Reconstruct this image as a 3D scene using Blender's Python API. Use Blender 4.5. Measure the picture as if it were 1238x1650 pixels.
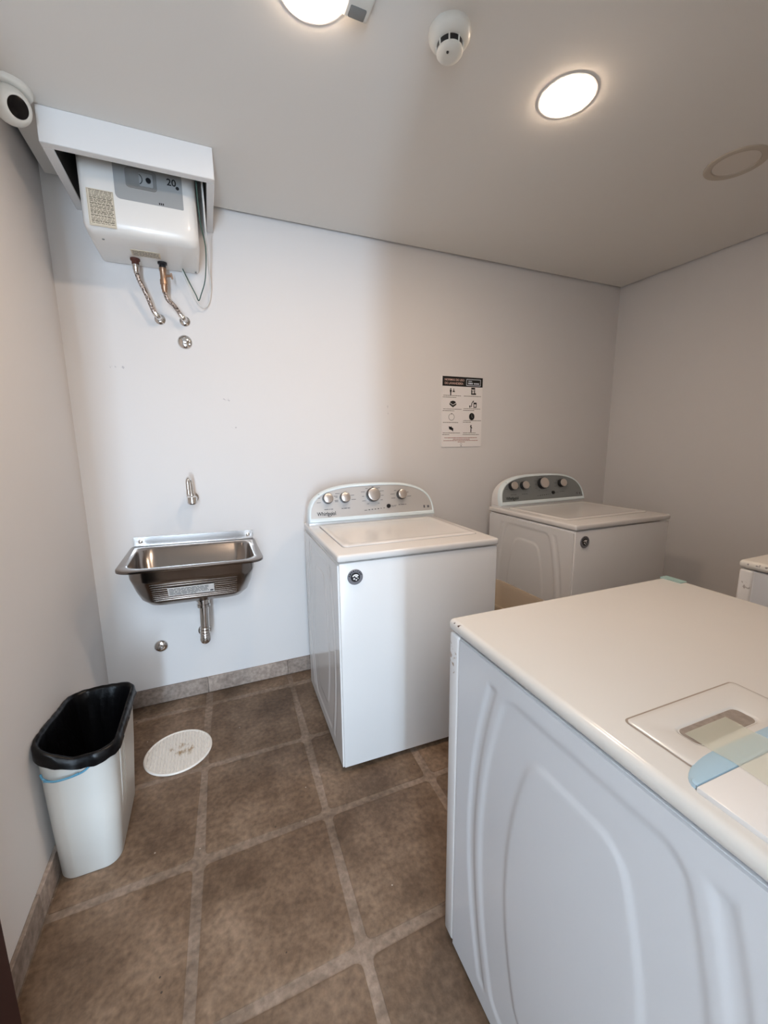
import bpy, bmesh, math, random
import numpy as np
from mathutils import Vector, Matrix, Euler

for o in list(bpy.data.objects):
    bpy.data.objects.remove(o, do_unlink=True)
random.seed(4)
S = bpy.context.scene
COL = S.collection
PI = math.pi

# ------------------------------------------------------------------ camera
cd = bpy.data.cameras.new('camera')
cam = bpy.data.objects.new('camera', cd)
COL.objects.link(cam)
cam.location = (0.51932, -2.16706, 1.28641)
cam.rotation_euler = (1.40041, 0.00946, -0.40528)
cd.sensor_fit = 'HORIZONTAL'
cd.sensor_width = 36.0
cd.lens = 656.638 / 1238 * 36.0
cd.clip_start = 0.02
S.camera = cam

# ------------------------------------------------------------------ world, light, exposure
W = bpy.data.worlds.new('world')
S.world = W
W.use_nodes = True
bg = W.node_tree.nodes['Background']
bg.inputs[0].default_value = (0.62, 0.78, 1.0, 1)
bg.inputs[1].default_value = 1.0

RW, RH = 3.258, 2.325          # room width and ceiling height
FRONT = -2.45                  # inner face of the wall with the assumed doorway
HALL = -5.0                    # end of the assumed hallway behind the doorway

def area(name, loc, rot, sx, sy, power, color):
    l = bpy.data.lights.new(name, 'AREA')
    l.shape = 'RECTANGLE'; l.size = sx; l.size_y = sy
    l.energy = power; l.color = color
    o = bpy.data.objects.new(name, l)
    o.location = loc; o.rotation_euler = rot
    COL.objects.link(o)
    return o
# narrow area light, assumed from the dryer's shadow edge, in an added hallway window
area('assumed_daylight', (0.0, HALL + 0.02, 1.1), (math.radians(90), 0, 0), 0.20, 1.9, 70, (0.60, 0.79, 1.0))
# added fill under the hallway ceiling, bouncing light up onto the room ceiling
area('hall_fill', (0.3, -3.7, 2.41), (0, 0, 0), 1.2, 1.6, 60, (0.80, 0.90, 1.0))
LAMP_POWER = 90.0
LAMP_COLOR = (1.0, 0.765, 0.57)

S.view_settings.view_transform = 'Standard'
S.view_settings.look = 'None'
S.view_settings.gamma = 1.0
S.view_settings.use_curve_mapping = False
S.view_settings.exposure = 0.55

# ------------------------------------------------------------------ materials
def lin(c):
    return tuple((v / 12.92 if v <= 0.04045 else ((v + 0.055) / 1.055) ** 2.4) for v in c)
def rgb(r, g, b):
    return lin((r / 255, g / 255, b / 255))
MATS = {}
def mat(name, color, rough=0.5, metal=0.0, coat=0.0, spec=0.5, bump=0.0, bscale=200, var=0.0, vscale=3, trans=0.0, ior=1.45, emit=None, estr=0.0, alpha=1.0):
    if name in MATS:
        return MATS[name]
    m = bpy.data.materials.new(name)
    m.use_nodes = True
    nt = m.node_tree; N = nt.nodes; L = nt.links
    p = N['Principled BSDF']
    p.inputs['Base Color'].default_value = (*color, 1)
    p.inputs['Roughness'].default_value = rough
    p.inputs['Metallic'].default_value = metal
    p.inputs['Coat Weight'].default_value = coat
    p.inputs['Coat Roughness'].default_value = 0.06
    p.inputs['Specular IOR Level'].default_value = spec
    p.inputs['Transmission Weight'].default_value = trans
    p.inputs['IOR'].default_value = ior
    p.inputs['Alpha'].default_value = alpha
    if emit:
        p.inputs['Emission Color'].default_value = (*emit, 1)
        p.inputs['Emission Strength'].default_value = estr
    tc = N.new('ShaderNodeTexCoord')
    if var > 0:
        nz = N.new('ShaderNodeTexNoise'); nz.inputs['Scale'].default_value = vscale; nz.inputs['Detail'].default_value = 5
        L.new(tc.outputs['Object'], nz.inputs['Vector'])
        mx = N.new('ShaderNodeMix'); mx.data_type = 'RGBA'
        mx.inputs[6].default_value = (*[c * (1 - var) for c in color], 1)
        mx.inputs[7].default_value = (*[min(1, c * (1 + var)) for c in color], 1)
        L.new(nz.outputs['Fac'], mx.inputs[0]); L.new(mx.outputs[2], p.inputs['Base Color'])
    if bump > 0:
        nb = N.new('ShaderNodeTexNoise'); nb.inputs['Scale'].default_value = bscale; nb.inputs['Detail'].default_value = 4
        L.new(tc.outputs['Object'], nb.inputs['Vector'])
        b = N.new('ShaderNodeBump'); b.inputs['Strength'].default_value = bump; b.inputs['Distance'].default_value = 0.002
        L.new(nb.outputs['Fac'], b.inputs['Height']); L.new(b.outputs['Normal'], p.inputs['Normal'])
    MATS[name] = m
    return m

def chipped(name, color, rough, chips, dirt=(0.09, 0.05, 0.03)):
    """enamel with worn spots: chips = [(centre, radii, noise scale, threshold)] in object space"""
    m = mat(name, color, rough, coat=0.3)
    nt = m.node_tree; N = nt.nodes; L = nt.links; p = N['Principled BSDF']
    tc = N.new('ShaderNodeTexCoord')
    acc = None
    for c, r, sc, th in chips:
        mp = N.new('ShaderNodeVectorMath'); mp.operation = 'SUBTRACT'
        L.new(tc.outputs['Object'], mp.inputs[0]); mp.inputs[1].default_value = c
        dv = N.new('ShaderNodeVectorMath'); dv.operation = 'DIVIDE'
        L.new(mp.outputs[0], dv.inputs[0]); dv.inputs[1].default_value = r
        ln = N.new('ShaderNodeVectorMath'); ln.operation = 'LENGTH'; L.new(dv.outputs[0], ln.inputs[0])
        nz = N.new('ShaderNodeTexNoise'); nz.inputs['Scale'].default_value = sc; nz.inputs['Detail'].default_value = 6
        L.new(tc.outputs['Object'], nz.inputs['Vector'])
        a = N.new('ShaderNodeMath'); a.operation = 'SUBTRACT'; L.new(nz.outputs['Fac'], a.inputs[0])
        s2 = N.new('ShaderNodeMath'); s2.operation = 'MULTIPLY'; L.new(ln.outputs['Value'], s2.inputs[0]); s2.inputs[1].default_value = 0.35
        L.new(s2.outputs[0], a.inputs[1])
        mr = N.new('ShaderNodeMapRange'); L.new(a.outputs[0], mr.inputs[0])
        mr.inputs[1].default_value = th; mr.inputs[2].default_value = th + 0.05
        if acc is None:
            acc = mr.outputs[0]
        else:
            mx = N.new('ShaderNodeMath'); mx.operation = 'MAXIMUM'
            L.new(acc, mx.inputs[0]); L.new(mr.outputs[0], mx.inputs[1]); acc = mx.outputs[0]
    mix = N.new('ShaderNodeMix'); mix.data_type = 'RGBA'
    mix.inputs[6].default_value = (*color, 1); mix.inputs[7].default_value = (*dirt, 1)
    L.new(acc, mix.inputs[0]); L.new(mix.outputs[2], p.inputs['Base Color'])
    return m

M_WALL = mat('wall_paint', rgb(228, 225, 223), 0.75, bump=0.10, bscale=90, var=0.012, vscale=2.5, spec=0.3)
M_CEIL = mat('ceiling_paint', rgb(230, 227, 222), 0.8, bump=0.05, bscale=120, spec=0.3)
M_DARKVOID = mat('dark_void', (0.012, 0.011, 0.01), 0.9)
M_WHITE = mat('white_enamel', rgb(226, 224, 222), 0.22, coat=0.5)
M_DECK = mat('white_deck', rgb(224, 220, 216), 0.25, coat=0.4)
M_SHELL = mat('console_shell', rgb(234, 232, 230), 0.3, coat=0.2)
M_TRIM = mat('pale_blue_trim', rgb(226, 237, 240), 0.28, coat=0.2)
M_FILM = mat('blue_film', rgb(182, 214, 234), 0.25, coat=0.3)
M_PANEL = mat('silver_panel', (0.66, 0.64, 0.62), 0.36, metal=0.5)
M_SILVER = mat('silver_cap', (0.68, 0.62, 0.57), 0.3, metal=0.8)
M_BLACK = mat('black_plastic', (0.012, 0.012, 0.014), 0.35)
M_PRINT = mat('grey_print', (0.12, 0.12, 0.13), 0.6)
M_INK = mat('black_ink', (0.01, 0.01, 0.01), 0.6)
M_CHROME = mat('chrome', (0.72, 0.70, 0.68), 0.13, metal=1.0)
M_STEEL = mat('brushed_steel', (0.30, 0.27, 0.25), 0.19, metal=1.0, bump=0.02, bscale=400)
M_BRASS = mat('brass', (0.44, 0.29, 0.20), 0.35, metal=0.9)
M_RUST = mat('rust', (0.10, 0.035, 0.025), 0.8)
M_PAPER = mat('white_paper', rgb(244, 240, 238), 0.5)
M_CREAM = mat('cream_sticker', rgb(214, 204, 184), 0.6, var=0.08, vscale=40)
M_MAROON = mat('maroon_wood', (0.030, 0.006, 0.006), 0.45, var=0.2, vscale=4)
M_GREYP = mat('grey_plastic', rgb(160, 162, 162), 0.5)
M_GREYD = mat('grey_plastic_dark', rgb(132, 133, 132), 0.5)

# ------------------------------------------------------------------ helpers
def setprops(o, label=None, cat=None, group=None, kind=None):
    if label: o['label'] = label
    if cat: o['category'] = cat
    if group: o['group'] = group
    if kind: o['kind'] = kind
    return o
def empty(name, loc=(0, 0, 0), rz=0.0):
    o = bpy.data.objects.new(name, None); COL.objects.link(o)
    o.empty_display_size = 0.1
    o.location = loc; o.rotation_euler = (0, 0, rz)
    return o
def smooth(me, ang=38):
    bm = bmesh.new(); bm.from_mesh(me)
    for f in bm.faces: f.smooth = True
    lim = math.radians(ang)
    for e in bm.edges:
        if len(e.link_faces) == 2:
            e.smooth = e.calc_face_angle(0) < lim
    bm.to_mesh(me); bm.free()
def link(name, me, m, parent=None, sm=True, ang=38):
    if sm: smooth(me, ang)
    o = bpy.data.objects.new(name, me); COL.objects.link(o)
    if m: me.materials.append(m)
    if parent: o.parent = parent
    return o
def pyd(name, V, F, m, parent=None, sm=True, ang=38):
    me = bpy.data.meshes.new(name)
    me.from_pydata([tuple(map(float, v)) for v in V], [], F); me.validate(); me.update()
    return link(name, me, m, parent, sm, ang)
def frombm(name, bm, m, parent=None, sm=True, ang=38):
    bmesh.ops.recalc_face_normals(bm, faces=bm.faces)
    me = bpy.data.meshes.new(name); bm.to_mesh(me); bm.free()
    return link(name, me, m, parent, sm, ang)
def addbox(bm, a, b, bev=0.0, seg=2):
    r = bmesh.ops.create_cube(bm, size=1)
    vs = r['verts']
    for v in vs:
        v.co = Vector([a[i] + (v.co[i] + 0.5) * (b[i] - a[i]) for i in range(3)])
    if bev > 0:
        es = list({e for v in vs for e in v.link_edges})
        bmesh.ops.bevel(bm, geom=es, offset=bev, segments=seg, profile=0.5, affect='EDGES')
def box(name, a, b, m, parent=None, bev=0.0, seg=2):
    bm = bmesh.new(); addbox(bm, a, b, bev, seg)
    return frombm(name, bm, m, parent)
def loft(rings, cap0=False, cap1=False, closed=True):
    n = len(rings[0]); V = []; F = []
    for r in rings: V += [tuple(p) for p in r]
    for k in range(len(rings) - 1):
        for i in range(n if closed else n - 1):
            j = (i + 1) % n
            F.append((k * n + i, k * n + j, (k + 1) * n + j, (k + 1) * n + i))
    if cap0: F.append(tuple(range(n))[::-1])
    if cap1: F.append(tuple((len(rings) - 1) * n + i for i in range(n)))
    return V, F
def lathe(name, prof, m, parent=None, n=28, axis='z', loc=(0, 0, 0), rot=None, ang=38):
    """prof: list of (radius, height) along the axis"""
    rings = []
    for r, h in prof:
        ring = []
        for i in range(n):
            t = 2 * PI * i / n
            c, s = r * math.cos(t), r * math.sin(t)
            ring.append({'z': (c, s, h), 'y': (c, h, s), 'x': (h, c, s)}[axis])
        rings.append(ring)
    V, F = loft(rings, prof[0][0] > 1e-5, prof[-1][0] > 1e-5)
    bm = bmesh.new()
    vs = [bm.verts.new(v) for v in V]
    for f in F:
        try: bm.faces.new([vs[i] for i in f])
        except ValueError: pass
    bmesh.ops.remove_doubles(bm, verts=bm.verts, dist=1e-6)
    o = frombm(name, bm, m, parent, ang=ang)
    o.location = loc
    if rot: o.rotation_euler = rot
    return o
def spline(pts, n=10):
    P = [np.array(p, float) for p in pts]
    P = [2 * P[0] - P[1]] + P + [2 * P[-1] - P[-2]]
    out = []
    for i in range(1, len(P) - 2):
        for k in range(n):
            t = k / n
            a, b, c, d = P[i - 1], P[i], P[i + 1], P[i + 2]
            out.append(0.5 * ((2 * b) + (c - a) * t + (2 * a - 5 * b + 4 * c - d) * t * t + (3 * b - a - 3 * c + d) * t ** 3))
    out.append(P[-2]); return out
def tube(name, pts, r, m, parent=None, n=10, rad=None):
    P = [Vector(p) for p in pts]; rings = []
    up = Vector((0.31, 0.17, 0.93))
    for i, p in enumerate(P):
        d = (P[min(i + 1, len(P) - 1)] - P[max(i - 1, 0)]).normalized()
        if i == 0:
            u = d.cross(up)
            if u.length < 1e-3: u = d.cross(Vector((1, 0, 0)))
            u.normalize()
        else:
            u = (u - d * u.dot(d)).normalized()
        w = d.cross(u)
        rr_ = rad(i / (len(P) - 1)) if rad else r
        rings.append([p + (u * math.cos(2 * PI * k / n) + w * math.sin(2 * PI * k / n)) * rr_ for k in range(n)])
    V, F = loft(rings, True, True)
    bm = bmesh.new(); vs = [bm.verts.new(v) for v in V]
    for f in F: bm.faces.new([vs[i] for i in f])
    return frombm(name, bm, m, parent)
def rr(x0, x1, y0, y1, r, n=6):
    """rounded rectangle, counter-clockwise, r = one radius or four (x1y1, x0y1, x0y0, x1y0)"""
    if not isinstance(r, (tuple, list)): r = (r,) * 4
    out = []
    for (cx, cy, a0, q) in ((x1 - r[0], y1 - r[0], 0, r[0]), (x0 + r[1], y1 - r[1], 90, r[1]), (x0 + r[2], y0 + r[2], 180, r[2]), (x1 - r[3], y0 + r[3], 270, r[3])):
        for k in range(n + 1):
            a = math.radians(a0 + 90 * k / n)
            out.append((cx + q * math.cos(a), cy + q * math.sin(a)))
    return out
def text_mesh(body, size, bold=0.0, align='LEFT'):
    cu = bpy.data.curves.new('lettering', 'FONT')
    cu.body = body; cu.size = size; cu.align_x = align; cu.offset = bold
    cu.resolution_u = 3
    o = bpy.data.objects.new('lettering', cu); COL.objects.link(o)
    dg = bpy.context.evaluated_depsgraph_get()
    me = bpy.data.meshes.new_from_object(o.evaluated_get(dg))
    bpy.data.objects.remove(o, do_unlink=True)
    return me
def text(name, body, size, m, parent, loc, rot, bold=0.0, align='LEFT'):
    me = text_mesh(body, size, bold, align)
    me.materials.clear()
    o = bpy.data.objects.new(name, me); COL.objects.link(o); me.materials.append(m)
    o.parent = parent; o.location = loc; o.rotation_euler = rot
    return o
def polys(name, shapes, y, m, parent):
    """flat print in a plane facing -y: shapes are lists of (x, z)"""
    V = []; F = []
    for s in shapes:
        F.append(tuple(range(len(V), len(V) + len(s)))); V += [(x, y, z) for x, z in s]
    return pyd(name, V, F, m, parent, sm=False)
def q(x0, x1, z0, z1): return [(x0, z0), (x1, z0), (x1, z1), (x0, z1)]
def ell(cx, cz, rx, rz, n=20): return [(cx + rx * math.cos(2 * PI * i / n), cz + rz * math.sin(2 * PI * i / n)) for i in range(n)]
def ringq(cx, cz, r0, r1, a0=0, a1=360, n=24):
    out = []
    for i in range(n):
        a, b = math.radians(a0 + (a1 - a0) * i / n), math.radians(a0 + (a1 - a0) * (i + 1) / n)
        out.append([(cx + r0 * math.cos(a), cz + r0 * math.sin(a)), (cx + r1 * math.cos(a), cz + r1 * math.sin(a)),
                    (cx + r1 * math.cos(b), cz + r1 * math.sin(b)), (cx + r0 * math.cos(b), cz + r0 * math.sin(b))])
    return out
def lines(x0, x1, z, h, rnd, word=0.012, gap=0.003):
    out = []; x = x0
    while x < x1 - 0.003:
        w = min(word * rnd.uniform(0.4, 1.6), x1 - x)
        out.append(q(x, x + w, z, z + h)); x += w + gap
    return out

# ------------------------------------------------------------------ the room
TOP = 2.75
HL, HR = -0.75, 1.35           # assumed hallway sides
OX0, OX1, OZ = 0.02, 0.72, 2.1  # assumed doorway, right side set by the light edge on the back wall
def struct(o): return setprops(o, kind='structure')
M_WALLB = chipped('wall_paint_back', rgb(228, 225, 223), 0.75, [((0.623, 0, 1.497), (0.03, 0.1, 0.014), 70, 0.40), ((0.656, 0, 1.362), (0.05, 0.1, 0.012), 60, 0.43), ((1.474, 0, 1.466), (0.006, 0.1, 0.05), 60, 0.42), ((0.19, 0, 1.62), (0.09, 0.1, 0.012), 60, 0.44)], rgb(196, 193, 194))
M_WALLB.node_tree.nodes['Principled BSDF'].inputs['Coat Weight'].default_value = 0
struct(box('wall_back', (-0.1, 0, -0.05), (RW + 0.1, 0.1, TOP), M_WALLB))
struct(box('wall_left', (-0.1, FRONT - 0.12, -0.05), (0, 0, TOP), M_WALL))
struct(box('wall_right', (RW, FRONT - 0.12, -0.05), (RW + 0.1, 0, TOP), M_WALL))
bm = bmesh.new()
addbox(bm, (0, FRONT - 0.12, -0.05), (OX0, FRONT, TOP)); addbox(bm, (OX1, FRONT - 0.12, -0.05), (RW, FRONT, TOP)); addbox(bm, (OX0, FRONT - 0.12, OZ), (OX1, FRONT, TOP))
struct(frombm('wall_front', bm, M_WALL, sm=False))
# ceiling: a board with a narrow shadow gap along the walls and an opening for the heater
g = 0.022
HX0, HX1, HY = 0.138, 0.590, -0.384
bm = bmesh.new()
for a, b in (((g, FRONT), (HX0, -g)), ((HX1, FRONT), (RW - g, -g)), ((HX0, FRONT), (HX1, HY))):
    addbox(bm, (a[0], a[1], RH), (b[0], b[1], RH + 0.015))
struct(frombm('ceiling', bm, M_CEIL, sm=False))
struct(box('ceiling_slab', (-0.1, FRONT - 0.12, TOP), (RW + 0.1, 0.1, TOP + 0.05), M_DARKVOID))
# assumed hallway behind the doorway, with a tall window added for the area light
struct(box('wall_hallway_left', (HL - 0.1, HALL - 0.1, -0.05), (HL, FRONT - 0.12, 2.5), M_WALL))
struct(box('wall_hallway_right', (HR, HALL - 0.1, -0.05), (HR + 0.1, FRONT - 0.12, 2.5), M_WALL))
struct(box('wall_hallway_front', (HL, FRONT - 0.121, -0.05), (0, FRONT - 0.0205, 2.5), M_WALL))
bm = bmesh.new()
addbox(bm, (HL, HALL - 0.1, -0.05), (-0.13, HALL, 2.5)); addbox(bm, (0.13, HALL - 0.1, -0.05), (HR, HALL, 2.5))
addbox(bm, (-0.13, HALL - 0.1, 2.08), (0.13, HALL, 2.5)); addbox(bm, (-0.13, HALL - 0.1, -0.05), (0.13, HALL, 0.12))
struct(frombm('wall_hallway_end', bm, M_WALL, sm=False))
struct(box('ceiling_hallway', (HL - 0.1, HALL - 0.1, 2.42), (HR + 0.1, FRONT - 0.12, 2.5), M_CEIL))
win = struct(empty('assumed_window_1', (0, HALL - 0.06, 0.12)))  # unseen window, added to frame the narrow area light
bm = bmesh.new()
addbox(bm, (-0.13, -0.02, 0), (-0.11, 0.02, 1.96)); addbox(bm, (0.11, -0.02, 0), (0.13, 0.02, 1.96)); addbox(bm, (-0.11, -0.02, 0), (0.11, 0.02, 0.02)); addbox(bm, (-0.11, -0.02, 1.94), (0.11, 0.02, 1.96))
frombm('window_frame', bm, M_WHITE, win, sm=False)
box('pane', (-0.11, -0.003, 0.02), (0.11, 0.003, 1.94), mat('window_glass', (0.9, 0.95, 1), 0.02, trans=1.0), win)

# floor: mortar bed with separate stone tiles
def floor_material(name, c1, c2, c3, rough, bstr, rand=True):
    m = bpy.data.materials.new(name); m.use_nodes = True
    nt = m.node_tree; N = nt.nodes; L = nt.links; p = N['Principled BSDF']
    tc = N.new('ShaderNodeTexCoord'); oi = N.new('ShaderNodeObjectInfo'); ge = N.new('ShaderNodeNewGeometry')
    n1 = N.new('ShaderNodeTexNoise'); n1.inputs['Scale'].default_value = 4.5; n1.inputs['Detail'].default_value = 7; n1.inputs['Roughness'].default_value = 0.65
    L.new(ge.outputs['Position'], n1.inputs['Vector'])
    r1 = N.new('ShaderNodeValToRGB'); L.new(n1.outputs['Fac'], r1.inputs[0])
    e = r1.color_ramp.elements
    e[0].position = 0.34; e[0].color = (*c1, 1); e[1].position = 0.68; e[1].color = (*c3, 1)
    k = e.new(0.5); k.color = (*c2, 1)
    n2 = N.new('ShaderNodeTexNoise'); n2.inputs['Scale'].default_value = 60; n2.inputs['Detail'].default_value = 6
    L.new(ge.outputs['Position'], n2.inputs['Vector'])
    mr = N.new('ShaderNodeMapRange'); L.new(n2.outputs['Fac'], mr.inputs[0]); mr.inputs[1].default_value = 0.3; mr.inputs[2].default_value = 0.7; mr.inputs[3].default_value = 0.72; mr.inputs[4].default_value = 1.26
    hs = N.new('ShaderNodeHueSaturation'); L.new(r1.outputs[0], hs.inputs['Color'])
    if rand:
        mv = N.new('ShaderNodeMapRange'); L.new(oi.outputs['Random'], mv.inputs[0]); mv.inputs[3].default_value = 0.85; mv.inputs[4].default_value = 1.13
        mm = N.new('ShaderNodeMath'); mm.operation = 'MULTIPLY'; L.new(mv.outputs[0], mm.inputs[0]); L.new(mr.outputs[0], mm.inputs[1])
        L.new(mm.outputs[0], hs.inputs['Value'])
    else:
        L.new(mr.outputs[0], hs.inputs['Value'])
    # pale grit and dark pits
    vo = N.new('ShaderNodeTexVoronoi'); vo.inputs['Scale'].default_value = 16; L.new(ge.outputs['Position'], vo.inputs['Vector'])
    ms = N.new('ShaderNodeMapRange'); L.new(vo.outputs['Distance'], ms.inputs[0]); ms.inputs[1].default_value = 0.05; ms.inputs[2].default_value = 0.035
    wn = N.new('ShaderNodeTexWhiteNoise'); L.new(vo.outputs['Color'], wn.inputs['Vector'])
    gt = N.new('ShaderNodeMath'); gt.operation = 'GREATER_THAN'; gt.inputs[1].default_value = 0.45; L.new(wn.outputs['Value'], gt.inputs[0])
    sp = N.new('ShaderNodeMath'); sp.operation = 'MULTIPLY'; L.new(ms.outputs[0], sp.inputs[0]); L.new(gt.outputs[0], sp.inputs[1])
    g2 = N.new('ShaderNodeMath'); g2.operation = 'GREATER_THAN'; g2.inputs[1].default_value = 0.72; L.new(wn.outputs['Value'], g2.inputs[0])
    cc = N.new('ShaderNodeMix'); cc.data_type = 'RGBA'; cc.inputs[6].default_value = (0.05, 0.035, 0.025, 1); cc.inputs[7].default_value = (0.42, 0.36, 0.30, 1); L.new(g2.outputs[0], cc.inputs[0])
    mx = N.new('ShaderNodeMix'); mx.data_type = 'RGBA'; L.new(sp.outputs[0], mx.inputs[0]); L.new(hs.outputs[0], mx.inputs[6]); L.new(cc.outputs[2], mx.inputs[7])
    L.new(mx.outputs[2], p.inputs['Base Color'])
    p.inputs['Roughness'].default_value = rough; p.inputs['Specular IOR Level'].default_value = 0.35
    ad = N.new('ShaderNodeMath'); ad.operation = 'ADD'; L.new(n1.outputs['Fac'], ad.inputs[0]); L.new(n2.outputs['Fac'], ad.inputs[1])
    b = N.new('ShaderNodeBump'); b.inputs['Strength'].default_value = bstr; b.inputs['Distance'].default_value = 0.004
    L.new(ad.outputs[0], b.inputs['Height']); L.new(b.outputs['Normal'], p.inputs['Normal'])
    return m
M_TILE = floor_material('stone_tile', rgb(88, 69, 53), rgb(112, 91, 73), rgb(137, 115, 96), 0.55, 0.45)
M_GROUT = floor_material('floor_mortar', rgb(106, 89, 75), rgb(130, 112, 97), rgb(152, 133, 118), 0.8, 0.6, False)
M_BASE = floor_material('baseboard_tile', rgb(138, 122, 112), rgb(156, 141, 130), rgb(170, 155, 144), 0.6, 0.2)
flo = struct(box('floor', (-0.0, FRONT - 0.12, -0.05), (RW, 0, -0.003), M_GROUT))
struct(box('floor_hallway', (HL, HALL, -0.05), (HR, FRONT - 0.12, 0.0), mat('hallway_floor', rgb(214, 206, 196), 0.6)))  # unseen floor, made pale to bounce light up onto the room ceiling
XJ = [-0.005 + 0.4115 * i for i in range(9)]
YJ = [-0.118, -0.55, -0.953, -1.37, -1.79, -2.21, -2.63]
YJ = [0.3] + YJ
rt = random.Random(11)
def sh(x, y): return x + 0.04 * (y + 0.75)
for i in range(8):
    for j in range(len(YJ) - 1):
        hw = 0.0145
        y1, y0 = min(YJ[j] - hw, -0.012), max(YJ[j + 1] + hw, FRONT - 0.1)
        c = []
        for (xx, yy) in rr(0, 1, 0, 1, 0.045, 3):
            Y = y0 + (y1 - y0) * yy
            X = sh(XJ[i] + hw + (0.4115 - 2 * hw) * xx, Y)
            X += 0.003 * math.sin(9 * Y + i * 3); Y += 0.003 * math.sin(11 * X + j * 2)
            c.append((min(max(X, 0.014), RW - 0.012), Y))
        if max(p[0] for p in c) - min(p[0] for p in c) < 0.05: continue
        cx = sum(p[0] for p in c) / len(c); cy = sum(p[1] for p in c) / len(c)
        rings = [[(x, y, -0.004) for x, y in c], [(x, y, -0.001) for x, y in c], [(cx + (x - cx) * 0.982, cy + (y - cy) * 0.982, 0.0) for x, y in c]]
        V, F = loft(rings, False, True)
        pyd('tile', V, F, M_TILE, flo)

def baseboard(name, p0, p1, n, joints):
    """tiles along a wall, 8.5 cm high, 10 mm thick; p0->p1 runs along the wall, n points into the room"""
    b = struct(empty(name, (p0[0], p0[1], 0)))
    d = Vector((p1[0] - p0[0], p1[1] - p0[1], 0)); Ln = d.length; d.normalize(); nv = Vector((n[0], n[1], 0))
    js = [0.0] + joints + [Ln]
    for a, c in zip(js[:-1], js[1:]):
        a += 0.0006; c -= 0.0006
        P = d * a; Q = d * c + nv * 0.011
        box('tile', (min(P.x, Q.x), min(P.y, Q.y), 0.0005), (max(P.x, Q.x), max(P.y, Q.y), 0.085), M_BASE, b, 0.0015, 1)
    return b
baseboard('baseboard_back', (0.012, 0), (RW - 0.012, 0), (0, -1), [0.42 + 0.4115 * i for i in range(7)])
baseboard('baseboard_left', (0, -0.0), (0, -1.235), (1, 0), [0.10, 0.55, 0.953])
baseboard('baseboard_right', (RW, -0.0), (RW, FRONT), (-1, 0), [0.12 + 0.415 * i for i in range(6)])

# maroon door in the left wall (only its casing edge shows)
d1 = struct(empty('door_1', (0, -1.235, 0)))
bm = bmesh.new()
addbox(bm, (0.001, -0.075, 0.001), (0.062, 0, 2.1), 0.003, 1); addbox(bm, (0.001, -0.93, 0.001), (0.062, -0.855, 2.1), 0.003, 1); addbox(bm, (0.001, -0.855, 2.03), (0.062, -0.075, 2.1), 0.003, 1)
frombm('door_frame', bm, M_MAROON, d1)
box('door_leaf', (0.001, -0.853, 0.008), (0.03, -0.077, 2.028), M_MAROON, d1, 0.002, 1)
hd = tube('door_handle', spline([(0.03, -0.78, 1.0), (0.07, -0.78, 1.0), (0.078, -0.75, 1.0), (0.078, -0.66, 1.0)], 6), 0.008, M_CHROME, d1)

# ------------------------------------------------------------------ machines
def arch(wd, a, h, zb, n=44, ex=3.0):
    pts = []
    for i in range(n + 1):
        t = PI * i / n
        c, s = math.cos(t), math.sin(t)
        pts.append((wd / 2 + a * math.copysign(abs(c) ** (2 / ex), c), zb + h * abs(s) ** (2 / ex)))
    # dense bottom edge
    return pts
def offset(poly, d):
    n = len(poly); out = []
    for i in range(n):
        p0, p1, p2 = np.array(poly[i - 1]), np.array(poly[i]), np.array(poly[(i + 1) % n])
        e1 = p1 - p0; e2 = p2 - p1
        e1 = e1 / (np.linalg.norm(e1) + 1e-9); e2 = e2 / (np.linalg.norm(e2) + 1e-9)
        n1 = np.array([-e1[1], e1[0]]); n2 = np.array([-e2[1], e2[0]])
        m = n1 + n2; m = m / max(1e-6, (1 + n1 @ n2))
        out.append(tuple(p1 + m * d))
    return out
TILT = 0.28

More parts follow.
